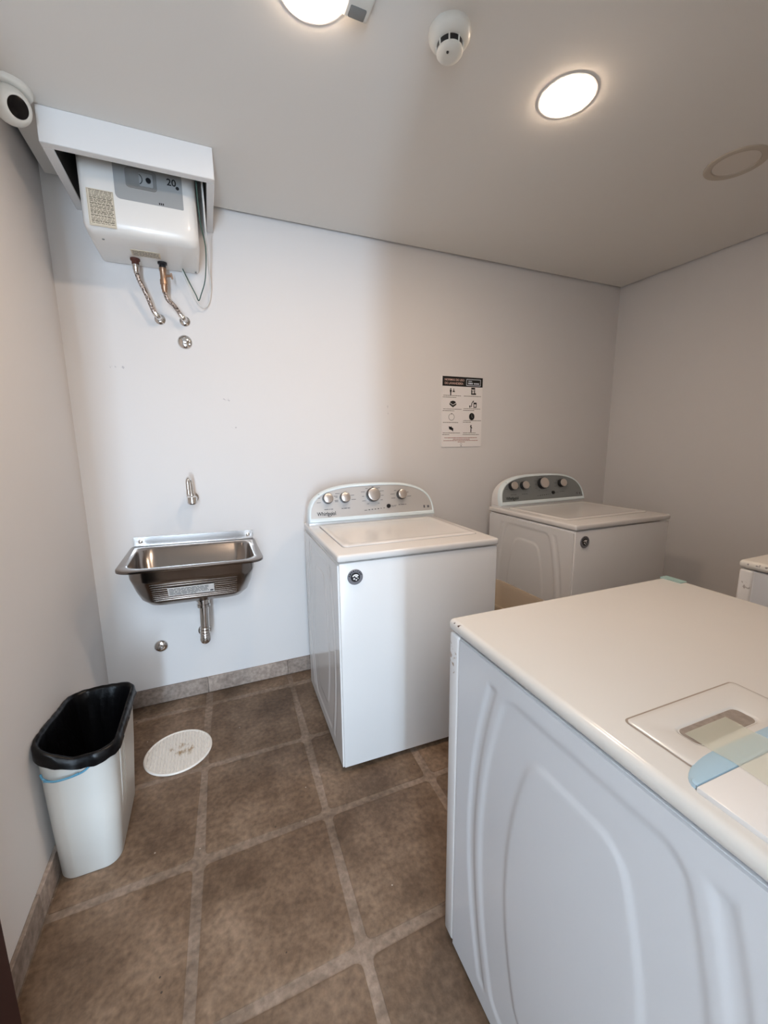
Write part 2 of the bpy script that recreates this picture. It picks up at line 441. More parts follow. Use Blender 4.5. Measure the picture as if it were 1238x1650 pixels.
def emboss(depth, hz):
    """height-field mesh of a pressed side panel, in the plane x = 0, bumps along -x"""
    zc, zh = 0.42, 0.375
    ny, nz = 118, 132
    ys = np.linspace(0, depth, ny); zs = np.linspace(0.0, hz, nz)
    Y, Z = np.meshgrid(ys, zs)
    s = np.abs(Y - depth / 2); qz = (Z - zc) / zh
    def barrel(mid, end, h, rc):
        dx = s - (mid - (mid - end) * ((Z - zc) / h) ** 2) + rc; dz = np.abs(Z - zc) - h + rc
        return np.hypot(np.maximum(dx, 0), np.maximum(dz, 0)) + np.minimum(np.maximum(dx, dz), 0) - rc
    def st(sd, w=0.012):
        t = np.clip(0.5 - sd / w, 0, 1); return t * t * (3 - 2 * t)
    o = barrel(0.222, 0.160, 0.372, 0.03)
    i = barrel(0.140, 0.085, 0.300, 0.035)
    w = 0.255 - 0.058 * qz ** 2
    strip = np.maximum(np.abs(s - w) - 0.011, np.abs(Z - zc) - 0.368)
    H = -0.0028 * st(o, 0.012) + 0.0028 * st(i, 0.012) - 0.0026 * st(strip, 0.009)
    edge = np.minimum.reduce([Y, depth - Y, Z, hz - Z])
    H = H * np.clip(edge / 0.01, 0, 1)
    X = -H
    V = np.stack([X, Y, Z], -1).reshape(-1, 3)
    F = [(a * ny + b, (a + 1) * ny + b, (a + 1) * ny + b + 1, a * ny + b + 1) for a in range(nz - 1) for b in range(ny - 1)]
    # skirt back to the cabinet
    n0 = len(V); rim = [b for b in range(ny)] + [a * ny + ny - 1 for a in range(1, nz)] + [(nz - 1) * ny + b for b in range(ny - 2, -1, -1)] + [a * ny for a in range(nz - 2, 0, -1)]
    V = np.vstack([V, V[rim] + np.array([0.006, 0, 0])])
    m = len(rim)
    F += [(rim[k], rim[(k + 1) % m], n0 + (k + 1) % m, n0 + k) for k in range(m)]
    me = bpy.data.meshes.new('side_panel')
    me.from_pydata(V.tolist(), [], F); me.update()
    bm = bmesh.new(); bm.from_mesh(me); bmesh.ops.recalc_face_normals(bm, faces=bm.faces); bm.to_mesh(me); bm.free()
    smooth(me, 50)
    return me

def console(t, wd, D, Ttop, yc, trim, panel):
    printed = True
    zb = Ttop + 0.014; h = 0.178; a = wd / 2 - 0.004
    outer = arch(wd, a, h, zb)
    yf = lambda z: yc + TILT * (z - zb)
    def ring(poly, dy=0.0, sc=1.0): return [(x, yf(z) + dy, z) for x, z in poly]
    # shell
    back = [(wd / 2 + (x - wd / 2) * 0.985, D - 0.012, zb + (z - zb) * 0.95) for x, z in outer]
    front = ring(outer, 0.030)
    mid = [tuple(np.array(f) * 0.45 + np.array(b) * 0.55 + np.array([0, 0, 0.002])) for f, b in zip(front, back)]
    low = lambda rg: [(x, y, zz - (0.013 if abs(zz - zb) < 1e-4 else 0)) for x, y, zz in rg]
    V, F = loft([front, mid, back], True, True)
    sh_ = pyd('console_shell', V, F, M_SHELL, t, ang=50)
    # collar under the shell
    box('console_base', (0.006, yc + 0.012, Ttop - 0.006), (wd - 0.006, D - 0.014, zb + 0.001), M_SHELL, t, 0.004, 2)
    # trim
    i1 = offset(outer, 0.004); i2 = offset(outer, 0.012); i2b = [(x, max(z, zb + 0.022)) for x, z in i2]
    V, F = loft([ring(outer, 0.030), ring(outer, 0.010), ring(i1, 0.001), ring(offset(outer, 0.008), -0.001), ring(i2b, 0.001), ring(i2b, 0.006)], False, False)
    tr = pyd('console_trim', V, F, trim, t, ang=60)
    # face
    V = ring(i2b, 0.005)
    fc = pyd('control_panel', V, [tuple(range(len(V)))], panel, t, sm=False)
    th = -math.atan(TILT)
    zmid = zb + 0.105
    kx = [0.105, 0.192, 0.342, 0.499]
    for n_, x in enumerate(kx):
        x = x * wd / 0.69
        big = n_ == 2
        R = 0.036 if big else 0.026
        z = zb + (0.118 if big else 0.112)
        kn = lathe('knob', [(R * 0.98, 0.004), (R * 1.0, -0.008), (R * 0.98, -0.021), (R * 0.92, -0.0228), (0.0, -0.0228)], M_BLACK, t, 28, 'y', (x, yf(z) + 0.004, z), (th, 0, 0))
        lathe('knob_cap', [(R * 0.90, -0.0225), (R * 0.91, -0.027), (R * 0.85, -0.031), (R * 0.72, -0.0325), (0, -0.033)], M_SILVER, kn, 28, 'y')
    bt = lathe('start_button', [(0.011, 0.003), (0.0105, -0.006), (0.008, -0.009), (0, -0.010)], M_BLACK, t, 20, 'y', (0.423 * wd / 0.69, yf(zb + 0.058) + 0.004, zb + 0.058), (th, 0, 0))
    if not printed: return
    # print on the panel, drawn in panel coordinates (origin at the panel foot)
    pr = empty('panel_print'); pr.parent = t
    rn = random.Random(5)
    sg = []; dk = []
    for n_, x in enumerate(kx):
        big = n_ == 2; R = 0.036 if big else 0.026; z = 0.118 if big else 0.112
        for an in ([-60, -30, 0, 30, 60, 120, 150, 180, 210, 240, 85] if big else [-10, 25, 130, 165, 200]):
            A = math.radians(an)
            rr0 = R + 0.010; wl = rn.uniform(0.010, 0.024)
            px, pz = x + rr0 * math.cos(A), z + rr0 * math.sin(A)
            if math.cos(A) < -0.1: sg.append(q(px - wl, px, pz - 0.0011, pz + 0.0011))
            elif math.cos(A) > 0.1: sg.append(q(px, px + wl, pz - 0.0011, pz + 0.0011))
            else: sg.append(q(px - wl / 2, px + wl / 2, pz - 0.0011, pz + 0.0011))
        if not big:
            sg += lines(x - 0.02, x + 0.024, z - 0.050, 0.0032, rn, 0.014)
    for k in range(6):
        dk.append(q(0.312 + 0.0165 * k, 0.312 + 0.0165 * k + (0.008 if k < 4 else 0.005), 0.046 + 0.0008 * k, 0.0495 + 0.0008 * k))
    sg += lines(0.290, 0.305, 0.045, 0.0025, rn); sg += lines(0.44, 0.468, 0.060, 0.002, rn); sg += lines(0.44, 0.462, 0.055, 0.002, rn)
    sg += [q(0.622, 0.631, 0.038, 0.052), q(0.644, 0.656, 0.038, 0.050)]
    k = wd / 0.69
    sc = lambda S_: [[(x * k, z) for x, z in s_] for s_ in S_]
    o1 = polys('dial_print', sc(sg), 0, M_PRINT, t); o2 = polys('indicator_print', sc(dk), 0, M_INK, t)
    lt = text('brand_lettering', 'Whirlpool', 0.026, M_INK, t, (0, 0, 0), (0, 0, 0), 0.0004)
    bpy.data.objects.remove(pr, do_unlink=True)
    for o in (o1, o2):
        o['kind'] = 'stuff'
        o.location = (0, yf(zb) + 0.0035, zb); o.rotation_euler = (th, 0, 0)
    lt.location = (0.048 * k, yf(zb + 0.033) + 0.0035, zb + 0.033); lt.rotation_euler = (PI / 2 + th, 0, 0)
    lt.scale = (0.86, 1, 1)
    # swoosh around the lettering
    sw = []
    for i in range(20):
        A0, A1 = math.radians(-150 + 10 * i), math.radians(-150 + 10 * (i + 1))
        f = lambda A, e: (0.062 + (0.013 + e) * math.cos(A) + 0.004 * math.sin(A), 0.010 + (0.016 + e) * math.sin(A))
        e0 = 0.0016 * math.sin(PI * i / 20); e1 = 0.0016 * math.sin(PI * (i + 1) / 20)
        sw.append([f(A0, 0), f(A0, e0 + 0.0003), f(A1, e1 + 0.0003), f(A1, 0)])
    so = polys('brand_swoosh', sw, 0, M_INK, t)
    so.location = (0.048 * k, yf(zb + 0.033) + 0.0034, zb + 0.033); so.rotation_euler = (th, 0, 0)

def feet(t, wd, D):
    for x in (0.06, wd - 0.06):
        for y in (0.06, D - 0.06):
            lathe('foot', [(0.022, 0.0), (0.022, 0.006), (0.012, 0.008), (0.012, 0.03)], M_BLACK, t, 16, 'z', (x, y, 0.0))

SIDE_W = emboss(0.640, 0.825)
SIDE_D = emboss(0.640, 0.832)
def side_panels(t, wd, y0, z0, me, m):
    for sgn in (0, 1):
        o = bpy.data.objects.new('side_panel', me); COL.objects.link(o); o.parent = t
        if not me.materials: me.materials.append(m)
        if sgn == 0: o.location = (-0.0005, y0, z0)
        else:
            o.location = (wd + 0.0005, y0 + 0.640, z0); o.rotation_euler = (0, 0, PI)

def washer(loc, rz, label, panel):
    wd, D, hs, T = 0.69, 0.661, 0.858, 0.887
    t = setprops(empty('washing_machine', loc, rz), label, 'washing machine', 'top loading washing machines')
    box('cabinet', (0.005, 0.0, 0.022), (wd - 0.005, D - 0.012, hs - 0.003), M_WHITE, t, 0.004, 2)
    side_panels(t, wd, 0.008, 0.022, SIDE_W, M_WHITE)
    box('plinth', (0.03, 0.03, 0.012), (wd - 0.03, D - 0.03, 0.024), M_BLACK, t)
    feet(t, wd, D)
    bm = bmesh.new()
    addbox(bm, (-0.002, -0.004, hs + 0.001), (wd + 0.002, D, T), 0.009, 4)
    frombm('deck', bm, M_DECK, t)
    # lid: pressed plate with a raised rounded border
    lx0, lx1, ly0, ly1 = 0.050, wd - 0.036, 0.100, 0.540
    R = lambda d, z, r: [(x, y, z) for x, y in rr(lx0 + d, lx1 - d, ly0 + d, ly1 - d, r, 6)]
    V, F = loft([R(0, T - 0.004, 0.02), R(0, T + 0.0035, 0.02), R(0.003, T + 0.006, 0.02), R(0.022, T + 0.007, 0.02), R(0.034, T + 0.0045, 0.02), R(0.05, T + 0.004, 0.02)], False, True)
    pyd('lid', V, F, M_DECK, t, ang=60)
    V, F = loft([[(x, y, T + 0.0004) for x, y in rr(lx0 - 0.002, lx1 + 0.002, ly0 - 0.002, ly1 + 0.002, 0.02, 6)], [(x, y, T + 0.0004) for x, y in rr(lx0 + 0.002, lx1 - 0.002, ly0 + 0.002, ly1 - 0.002, 0.02, 6)]])
    pyd('lid_gap', V, F, M_PRINT, t, sm=False)
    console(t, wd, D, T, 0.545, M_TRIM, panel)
    # round badge
    b = lathe('badge', [(0.0295, 0.0), (0.0295, -0.002), (0.028, -0.0035), (0.0, -0.0035)], mat('badge_silver', (0.28, 0.28, 0.31), 0.35, metal=0.7), t, 32, 'y', (0.064, 0.0, 0.800))
    lathe('badge_disc', [(0.0178, -0.003), (0.0178, -0.0042), (0, -0.0042)], M_BLACK, b, 28, 'y')
    e = []
    for (a0, a1, r0, r1) in ((40, 150, 0.0105, 0.0155), (20, 110, 0.0035, 0.0085)):
        e += ringq(0.001, -0.004 if r0 > 0.01 else -0.003, r0, r1, a0, a1, 10)
    e += [ell(-0.005, -0.0055, 0.0035, 0.0035, 12), ell(0.003, -0.010, 0.003, 0.003, 12), ell(0.010, -0.005, 0.002, 0.0025, 10)]
    polys('badge_emblem', e, -0.0046, M_PAPER, b)
    for i, ch in enumerate('AMERICAN'):
        A = math.radians(165 - i * 20)
        l = text('badge_letter', ch, 0.0095, M_INK, b, (0.0200 * math.cos(A), -0.0039, 0.0200 * math.sin(A)), (PI / 2, -(A - PI / 2), 0), 0.0003, 'CENTER')
    return t
washer((0.91781, -0.80652, 0), -0.03649, 'white top loading washing machine between the steel sink and the notice, light silver control panel', M_PANEL)
washer((2.0996, -0.7847, 0), -0.00185, 'white top loading washing machine in the corner right of the notice, control panel coloured darker grey for its dim reflection', mat('panel_dim_reflection', (0.27, 0.29, 0.29), 0.38, metal=0.5))  # dim reflection on this panel is put into its base colour

def dryer(loc, rz, label, frame_mat, panel_mat, top_mat, trim, taped):
    wd, D, hs, T = 0.74, 0.69, 0.857, 0.8864
    t = setprops(empty('tumble_dryer', loc, rz), label, 'tumble dryer', 'tumble dryers')
    box('cabinet', (0.004, 0.03, 0.020), (wd - 0.004, D - 0.012, hs - 0.003), panel_mat, t, 0.004, 2)
    box('front_frame', (0.0, 0.0, 0.018), (wd, 0.040, hs - 0.002), frame_mat, t, 0.007, 3)
    me = SIDE_D.copy()
    side_panels(t, wd, 0.044, 0.020, me, panel_mat)
    box('plinth', (0.03, 0.045, 0.010), (wd - 0.03, D - 0.03, 0.022), M_BLACK, t)
    feet(t, wd, D)
    # door on the front
    V, F = loft([[(x, -0.000, z) for x, z in rr(0.13, wd - 0.13, 0.22, 0.72, 0.06, 6)], [(x, -0.014, z) for x, z in rr(0.13, wd - 0.13, 0.22, 0.72, 0.06, 6)], [(x, -0.02, z) for x, z in rr(0.14, wd - 0.14, 0.23, 0.71, 0.055, 6)]], False, True)
    dr = pyd('door', V, F, M_WHITE, t)
    box('door_handle', (0.17, -0.026, 0.42), (0.20, -0.018, 0.54), M_GREYP, dr, 0.003, 2)
    # top with generous rolled edges
    bm = bmesh.new(); addbox(bm, (-0.003, -0.004, hs + 0.001), (wd + 0.003, D, T), 0.0125, 5)
    frombm('top_panel', bm, top_mat, t)
    # lint screen lid at the right rear corner with a finger recess
    lx0, lx1, ly0, ly1 = wd - 0.300, wd - 0.052, 0.402, 0.497
    hx0, hx1, hy0, hy1 = wd - 0.228, wd - 0.096, 0.442, 0.476
    R = lambda d, z, r: [(x, y, z) for x, y in rr(lx0 + d, lx1 - d, ly0 + d, ly1 - d, r, 5)]
    h_ = lambda d, z, r: [(x, y, z) for x, y in rr(hx0 + d, hx1 - d, hy0 + d, hy1 - d, r, 5)]
    V, F = loft([R(0, T - 0.004, 0.008), R(0, T + 0.0012, 0.008), R(0.0015, T + 0.002, 0.008), R(0.008, T + 0.0022, 0.01), h_(-0.004, T + 0.0022, 0.012), h_(0.0, T + 0.0005, 0.010), h_(0.002, T - 0.006, 0.010)])
    ll = pyd('lint_lid', V, F, top_mat, t, ang=50)
    V, F = loft([h_(0.0015, T - 0.009, 0.010), h_(0.0015, T + 0.0004, 0.010)], True, True)
    pyd('finger_recess', V, F, mat('lint_dust', rgb(150, 138, 128), 0.95, var=0.35, vscale=90, bump=1.0, bscale=160), ll, sm=False)
    V, F = loft([[(x, y, T + 0.0004) for x, y in rr(lx0 - 0.003, lx1 + 0.003, ly0 - 0.003, ly1 + 0.003, 0.01, 5)], [(x, y, T + 0.0004) for x, y in rr(lx0 + 0.002, lx1 - 0.002, ly0 + 0.002, ly1 - 0.002, 0.01, 5)]])
    pyd('lid_gap', V, F, mat('soft_gap', rgb(160, 147, 135), 0.9), t, sm=False)
    # low rear cover with a sloping, film-covered front strip
    def plan(dy, z, ins=0.0):
        xa, xb, yb = 0.020 + ins, wd - 0.020 - ins, D - 0.004
        out = [(xb, yb, z), (xa, yb, z)]
        for k in range(11):      # left front corner, then right front corner
            A_ = math.radians(90 * k / 10)
            out.append((xa + 0.085 * (1 - math.cos(A_)), 0.486 + dy + 0.030 * (1 - math.sin(A_)), z))
        for k in range(11):
            A_ = math.radians(90 * k / 10)
            out.append((xb - 0.085 * (1 - math.sin(A_)), 0.486 + dy + 0.030 * (1 - math.cos(A_)), z))
        return out
    fr = plan(0.0, 0.0)[2:]
    V, F = loft([[(x, y, T - 0.002) for x, y, z in fr], [(x, y, T + 0.001) for x, y, z in fr], [(x, min(y + 0.0015, 0.5165), T + 0.0022) for x, y, z in fr],
                 [(x, max(y, 0.509), T + 0.0058) for x, y, z in fr], [(x, 0.5165, T + 0.0062) for x, y, z in fr], [(x, 0.5175, T - 0.002) for x, y, z in fr]], closed=False)
    pyd('cover_strip', V, F, trim, t, ang=40)
    box('rear_cover', (0.018, 0.5178, T - 0.002), (wd - 0.018, D - 0.003, T + 0.0062), M_SHELL, t, 0.0016, 2)
    if taped:
        # translucent tape from the recess over the strip and along the cover
        tm = mat('adhesive_tape', rgb(240, 242, 222), 0.3, alpha=0.42, coat=0.2)
        def prof(x):
            return [(x, 0.452, T + 0.0015), (x, 0.468, T + 0.0030), (x, 0.484, T + 0.0036), (x, 0.494, T + 0.0050), (x, 0.511, T + 0.0076), (x, 0.520, T + 0.0080), (x, 0.56, T + 0.0080), (x, 0.63, T + 0.0080)]
        A = [spline(prof(wd - 0.188 + 0.090 * k / 6 + 0.0), 4) for k in range(7)]
        A = [[(x + 0.10 * (y - 0.487), y, z) for x, y, z in a_] for a_ in A]
        Vt, Ft = loft(A, closed=False)
        pyd('tape', Vt, Ft, tm, t, ang=80)
        # strip of green tape at the far front corner of the top
        V, F = loft([[(x, y, T + zz) for x, y in rr(0.000, 0.030, -0.003, 0.055, 0.003, 2)] for zz in (-0.002, 0.0016)], False, True)
        pyd('corner_tape', V, F, mat('teal_tape', rgb(146, 174, 170), 0.5), t)
    return t

E_CHIP = chipped('enamel_frame_chipped', rgb(222, 221, 221), 0.24, [((0.74, 0.012, 0.80), (0.02, 0.03, 0.06), 60, 0.36)], rgb(176, 160, 146))
E_TOPCH = chipped('enamel_top_chipped', rgb(222, 218, 212), 0.22, [((0.742, 0.035, 0.882), (0.012, 0.02, 0.012), 70, 0.34)])
E_SIDE = mat('white_enamel_side', rgb(218, 221, 226), 0.24, coat=0.5)
def placed(u0, v0, a, wd): # front-left corner as seen from the room -> origin of the turned machine
    return (u0 + math.cos(a) * wd, v0 + math.sin(a) * wd, 0), a + PI
l, r = placed(1.00327, -1.41406, -0.02742, 0.74)
dryer(l, r, 'large white tumble dryer with blue filmed console edge and tape over its lint lid', E_CHIP, E_SIDE, E_TOPCH, M_FILM, True)
E_CHIP2 = chipped('enamel_frame_worn', rgb(226, 222, 218), 0.3, [((0.74, 0.02, 0.80), (0.03, 0.04, 0.05), 90, 0.50)], rgb(176, 168, 162))
E_TOPCH2 = chipped('enamel_top_worn', rgb(228, 222, 212), 0.3, [((0.742, 0.05, 0.876), (0.012, 0.12, 0.010), 80, 0.47)], rgb(150, 144, 140))
l, r = placed(2.13981, -1.42221, 0.0, 0.74)
dryer(l, r, 'white tumble dryer with scuffed dirty edges near the right wall', E_CHIP2, mat('white_enamel_grey', rgb(214, 214, 216), 0.28, coat=0.3), E_TOPCH2, M_TRIM, False)

# ------------------------------------------------------------------ heater and its cover box
cv = setprops(empty('heater_cover', (0.108, 0, 2.222)), 'white painted open box hanging from the ceiling around the water heater', 'box')
M_BOXP = mat('box_paint', rgb(228, 228, 228), 0.6, bump=0.08, bscale=60)
for nm, a, b in (('front_board', (0, -0.414, 0), (0.508, -0.384, 0.103)), ('side_board', (0, -0.384, 0), (0.030, -0.0005, 0.103)), ('side_board', (0.482, -0.384, 0), (0.508, -0.0005, 0.103))):
    bd = box(nm, a, b, M_BOXP, cv, 0.002, 1)
    lining_mat = mat('dark_lining', (0.03, 0.028, 0.026), 0.9)  # near-black sheets added on the inner faces to darken the box interior
    if nm == 'front_board': box('inner_lining', (0.030, -0.3845, 0.004), (0.482, -0.3825, 0.35), lining_mat, bd)
    else: box('inner_lining', ((0.0295 if a[0] == 0 else 0.4795), -0.382, 0.004), ((0.0315 if a[0] == 0 else 0.4825), -0.002, 0.35), lining_mat, bd)

hx0, hx1, hyf, hz0, hz1 = 0.172, 0.552, -0.300, 2.036, 2.50
ht = setprops(empty('water_heater', (hx0, 0, hz0)), 'small white electric water heater with grey control panel in the box below the ceiling', 'water heater')
M_HEAT = mat('heater_shell', rgb(232, 230, 226), 0.3, coat=0.3)
hw, hd_ = hx1 - hx0, -hyf
# front cover with rounded corners, bulging a little
def hring(inset, y, r=0.03): return [(x, y, z) for x, z in rr(inset, hw - inset, inset, hz1 - hz0, (0.004, 0.004, r, r), 8)]
V, F = loft([hring(0.004, -0.03, 0.03), hring(0.0, -0.20, 0.034), hring(0.001, -0.262, 0.036), hring(0.006, -0.282, 0.038), hring(0.016, -0.294, 0.04), hring(0.034, -0.2995, 0.05), hring(0.06, -0.301, 0.05)], False, True)
pyd('front_cover', V, F, M_HEAT, ht, ang=50)
box('rear_body', (0.006, -0.205, 0.003), (hw - 0.006, -0.002, hz1 - hz0 - 0.01), M_HEAT, ht, 0.012, 3)
# grey control panel
pn = [(x, -0.3022, z) for x, z in rr(0.114, 0.334, 0.118, 0.30, (0.004, 0.004, 0.016, 0.004), 5)]
V, F = loft([[(x, -0.299, z) for x, y, z in pn], pn], False, True)
pnl = pyd('control_panel', V, F, M_GREYP, ht)
V, F = loft([[(x, -0.3015, z) for x, z in rr(0.150, 0.250, 0.160, 0.226, 0.012, 5)], [(x, -0.3046, z) for x, z in rr(0.151, 0.249, 0.161, 0.225, 0.012, 5)], [(x, -0.3046, z) for x, z in rr(0.155, 0.245, 0.165, 0.221, 0.009, 5)], [(x, -0.3032, z) for x, z in rr(0.157, 0.243, 0.167, 0.219, 0.008, 5)]], False, True)
dw = pyd('dial_window', V, F, M_GREYD, pnl)
V, F = loft([[(x, -0.303, z) for x, z in rr(0.194, 0.238, 0.171, 0.214, 0.004, 4)], [(x, -0.3055, z) for x, z in rr(0.194, 0.238, 0.171, 0.214, 0.004, 4)]], False, True)
pyd('dial_plate', V, F, M_GREYP, pnl)
V, F = loft([[(x, y, z) for x, z in ell(0.224, 0.191, 0.0085, 0.0085, 18)] for y in (-0.305, -0.311)], False, True)
pyd('dial_knob', V, F, M_BLACK, pnl)
polys('dial_arc', ringq(0.186, 0.192, 0.017, 0.0195, -60, 60, 10), -0.3061, M_INK, pnl)
polys('panel_dot', [ell(0.318, 0.188, 0.006, 0.006, 14)], -0.3026, M_INK, pnl)
(polys('panel_mark', [q(0.252 + 0.006 * k, 0.256 + 0.006 * k, 0.121, 0.128) for k in range(3)], -0.3026, M_INK, pnl))['kind'] = 'stuff'
text('capacity_lettering', '20', 0.032, M_INK, pnl, (0.283, -0.3026, 0.193), (PI / 2, 0, 0), 0.0006)
rn = random.Random(3)
lb = box('rating_label', (0.026, -0.3018, 0.016), (0.108, -0.2995, 0.134), M_CREAM, ht)
sg = []
z = 0.128
while z > 0.020:
    hgt = rn.choice([0.0016, 0.0018, 0.0024])
    sg += lines(0.034, 0.104, z, hgt, rn, 0.009, 0.0022); z -= hgt + rn.uniform(0.0018, 0.0028)
sg += [q(0.0285, 0.0292, 0.019, 0.131), q(0.1055, 0.106, 0.019, 0.131), q(0.0285, 0.106, 0.0185, 0.019), q(0.0285, 0.106, 0.1305, 0.1313)]
(polys('label_print', sg, -0.3022, mat('label_ink', (0.10, 0.075, 0.05), 0.7), lb))['kind'] = 'stuff'
# small label on the underside
bl = box('underside_label', (0.130, -0.185, -0.0012), (0.232, -0.128, 0.002), M_CREAM, ht)
sg = [s_ for k in range(6) for s_ in lines(0.135, 0.228, 0.134 + 0.008 * k, 0.003, rn, 0.012)]
V = []; F = []
for s_ in sg:
    F.append(tuple(range(len(V), len(V) + 4))); V += [(x, -z, -0.0016) for x, z in s_]
(pyd('underside_print', V, F, M_PRINT, bl, sm=False))['kind'] = 'stuff'
for (x, y) in ((0.052, -0.235), (0.36, -0.03)):
    lathe('screw', [(0, -0.0015), (0.004, -0.0015), (0.004, 0.004)], M_GREYD, ht, 12, 'z', (x, y, 0.0))
# water outlets
for x, y, mm in ((0.133, -0.085, M_RUST), (0.232, -0.085, M_BLACK)):
    lathe('outlet', [(0.0, 0.006), (0.018, 0.006), (0.018, -0.004), (0.0135, -0.008), (0.0135, -0.02), (0, -0.02)], mm, ht, 20, 'z', (x, y, 0.0))

def braid_material():
    m = mat('braided_hose', (0.5, 0.44, 0.40), 0.4, metal=0.6)
    nt = m.node_tree; N = nt.nodes; L = nt.links; p = N['Principled BSDF']
    tc = N.new('ShaderNodeTexCoord'); mp = N.new('ShaderNodeMapping'); mp.inputs['Scale'].default_value = (140, 140, 70)
    L.new(tc.outputs['Object'], mp.inputs['Vector'])
    nz = N.new('ShaderNodeTexNoise'); nz.inputs['Scale'].default_value = 1.6; nz.inputs['Detail'].default_value = 2; L.new(mp.outputs[0], nz.inputs['Vector'])
    cr = N.new('ShaderNodeValToRGB'); L.new(nz.outputs['Fac'], cr.inputs[0])
    cr.color_ramp.elements[0].position = 0.44; cr.color_ramp.elements[0].color = (0.07, 0.045, 0.035, 1)
    cr.color_ramp.elements[1].position = 0.52; cr.color_ramp.elements[1].color = (0.55, 0.47, 0.42, 1)
    L.new(cr.outputs[0], p.inputs['Base Color'])
    wv = N.new('ShaderNodeBump'); wv.inputs['Strength'].default_value = 0.5; wv.inputs['Distance'].default_value = 0.002
    L.new(nz.outputs['Fac'], wv.inputs['Height']); L.new(wv.outputs[0], p.inputs['Normal'])
    return m
M_BRAID = braid_material()
def hose(x0, y0, z0, x1, z1, label, brass):
    t = setprops(empty('water_hose', (x1, 0, z1)), label, 'hose', 'braided hoses under the water heater')
    P = lambda x, y, z: (x - x1, y, z - z1)
    zt = z0
    if brass:
        b = lathe('brass_valve', [(0.0, 0), (0.014, 0), (0.014, -0.010), (0.0125, -0.014), (0.0125, -0.045), (0.015, -0.046), (0.015, -0.064), (0.010, -0.066), (0, -0.066)], M_BRASS, t, 6 if False else 18, 'z', P(x0, y0, zt), None)
        tube('valve_arm', [(0.006, -0.004, -0.03), (0.034, -0.012, -0.03)], 0.005, M_BRASS, b, 10)
        tube('valve_lever', [(0.030, -0.012, -0.020), (0.034, -0.012, -0.042)], 0.004, M_BRASS, b, 8)
        zt -= 0.062
    lathe('hose_nut', [(0, 0), (0.0125, 0), (0.0125, -0.02), (0.010, -0.024), (0.010, -0.034), (0, -0.034)], M_CHROME if not brass else M_BRASS, t, 16, 'z', P(x0, y0, zt))
    zt -= 0.030
    pts = spline([P(x0, y0, zt), P(x0 + 0.008, y0 + 0.002, zt - 0.03), P(x0 + (x1 - x0) * 0.42, y0 + 0.012, zt + (z1 - zt) * 0.5), P(x1 - 0.020, -0.058, z1 + 0.022), P(x1 - 0.010, -0.052, z1 + 0.004)], 10)
    tube('braided_tube', pts, 0.0085, M_BRAID, t, 12)
    tube('hose_elbow', spline([P(x1 - 0.016, -0.056, z1 + 0.014), P(x1 - 0.004, -0.052, z1 - 0.001), P(x1, -0.036, z1), P(x1, -0.004, z1)], 6), 0.0115, M_CHROME, t, 14)
    lathe('wall_flange', [(0.0225, 0.0), (0.0215, -0.005), (0.013, -0.012), (0.0, -0.012)], M_CHROME, t, 28, 'y', (0, -0.0005, 0))
    return t
hose(0.305, -0.085, 2.017, 0.370, 1.832, 'braided water hose hanging from the rusty outlet under the heater', False)
hose(0.404, -0.085, 2.017, 0.470, 1.834, 'braided water hose with brass valve under the heater', True)

def escutcheon(x, z, label):
    t = setprops(empty('pipe_escutcheon', (x, 0, z)), label, 'pipe cover', 'round chrome pipe covers on the back wall')
    lathe('cover_plate', [(0.031, -0.0005), (0.031, -0.003), (0.027, -0.009), (0.015, -0.014), (0, -0.014)], M_CHROME, t, 32, 'y')
    lathe('plug', [(0.012, -0.012), (0.012, -0.022), (0.009, -0.025), (0.009, -0.030), (0, -0.031)], M_CHROME, t, 20, 'y')
    return t
e = escutcheon(0.463, 1.744, 'round chrome pipe cover on the wall just below the heater hoses')
lathe('screw', [(0.006, -0.004), (0.006, -0.012), (0, -0.013)], M_CHROME, e, 12, 'y', (0.019, 0, -0.006))
escutcheon(0.236, 0.300, 'round chrome pipe cover low on the wall below the steel sink')

# wires beside the heater
M_GREEN = mat('green_wire', rgb(62, 92, 82), 0.5)
M_WIRE = mat('white_cable', rgb(222, 222, 220), 0.45)
t = tube('electric_wire', spline([(0.556, -0.37, 2.30), (0.5555, -0.345, 2.21), (0.560, -0.312, 2.12), (0.574, -0.24, 2.06), (0.567, -0.13, 1.985), (0.546, -0.09, 1.93), (0.534, -0.085, 1.905), (0.524, -0.08, 1.93), (0.500, -0.07, 1.985), (0.480, -0.06, 2.034)], 8), 0.0022, M_GREEN, None, 8)
setprops(t, 'thin green wire looping down beside the water heater', 'wire')
t = tube('electric_cable', spline([(0.574, -0.33, 2.32), (0.577, -0.30, 2.22), (0.580, -0.22, 2.12), (0.583, -0.12, 2.06), (0.588, -0.045, 1.98), (0.575, -0.03, 1.915), (0.548, -0.03, 1.894), (0.520, -0.03, 1.925), (0.496, -0.035, 1.985), (0.478, -0.04, 2.033)], 8), 0.0034, M_WIRE, None, 8)
setprops(t, 'white cable hanging in a loop beside the water heater', 'cable')

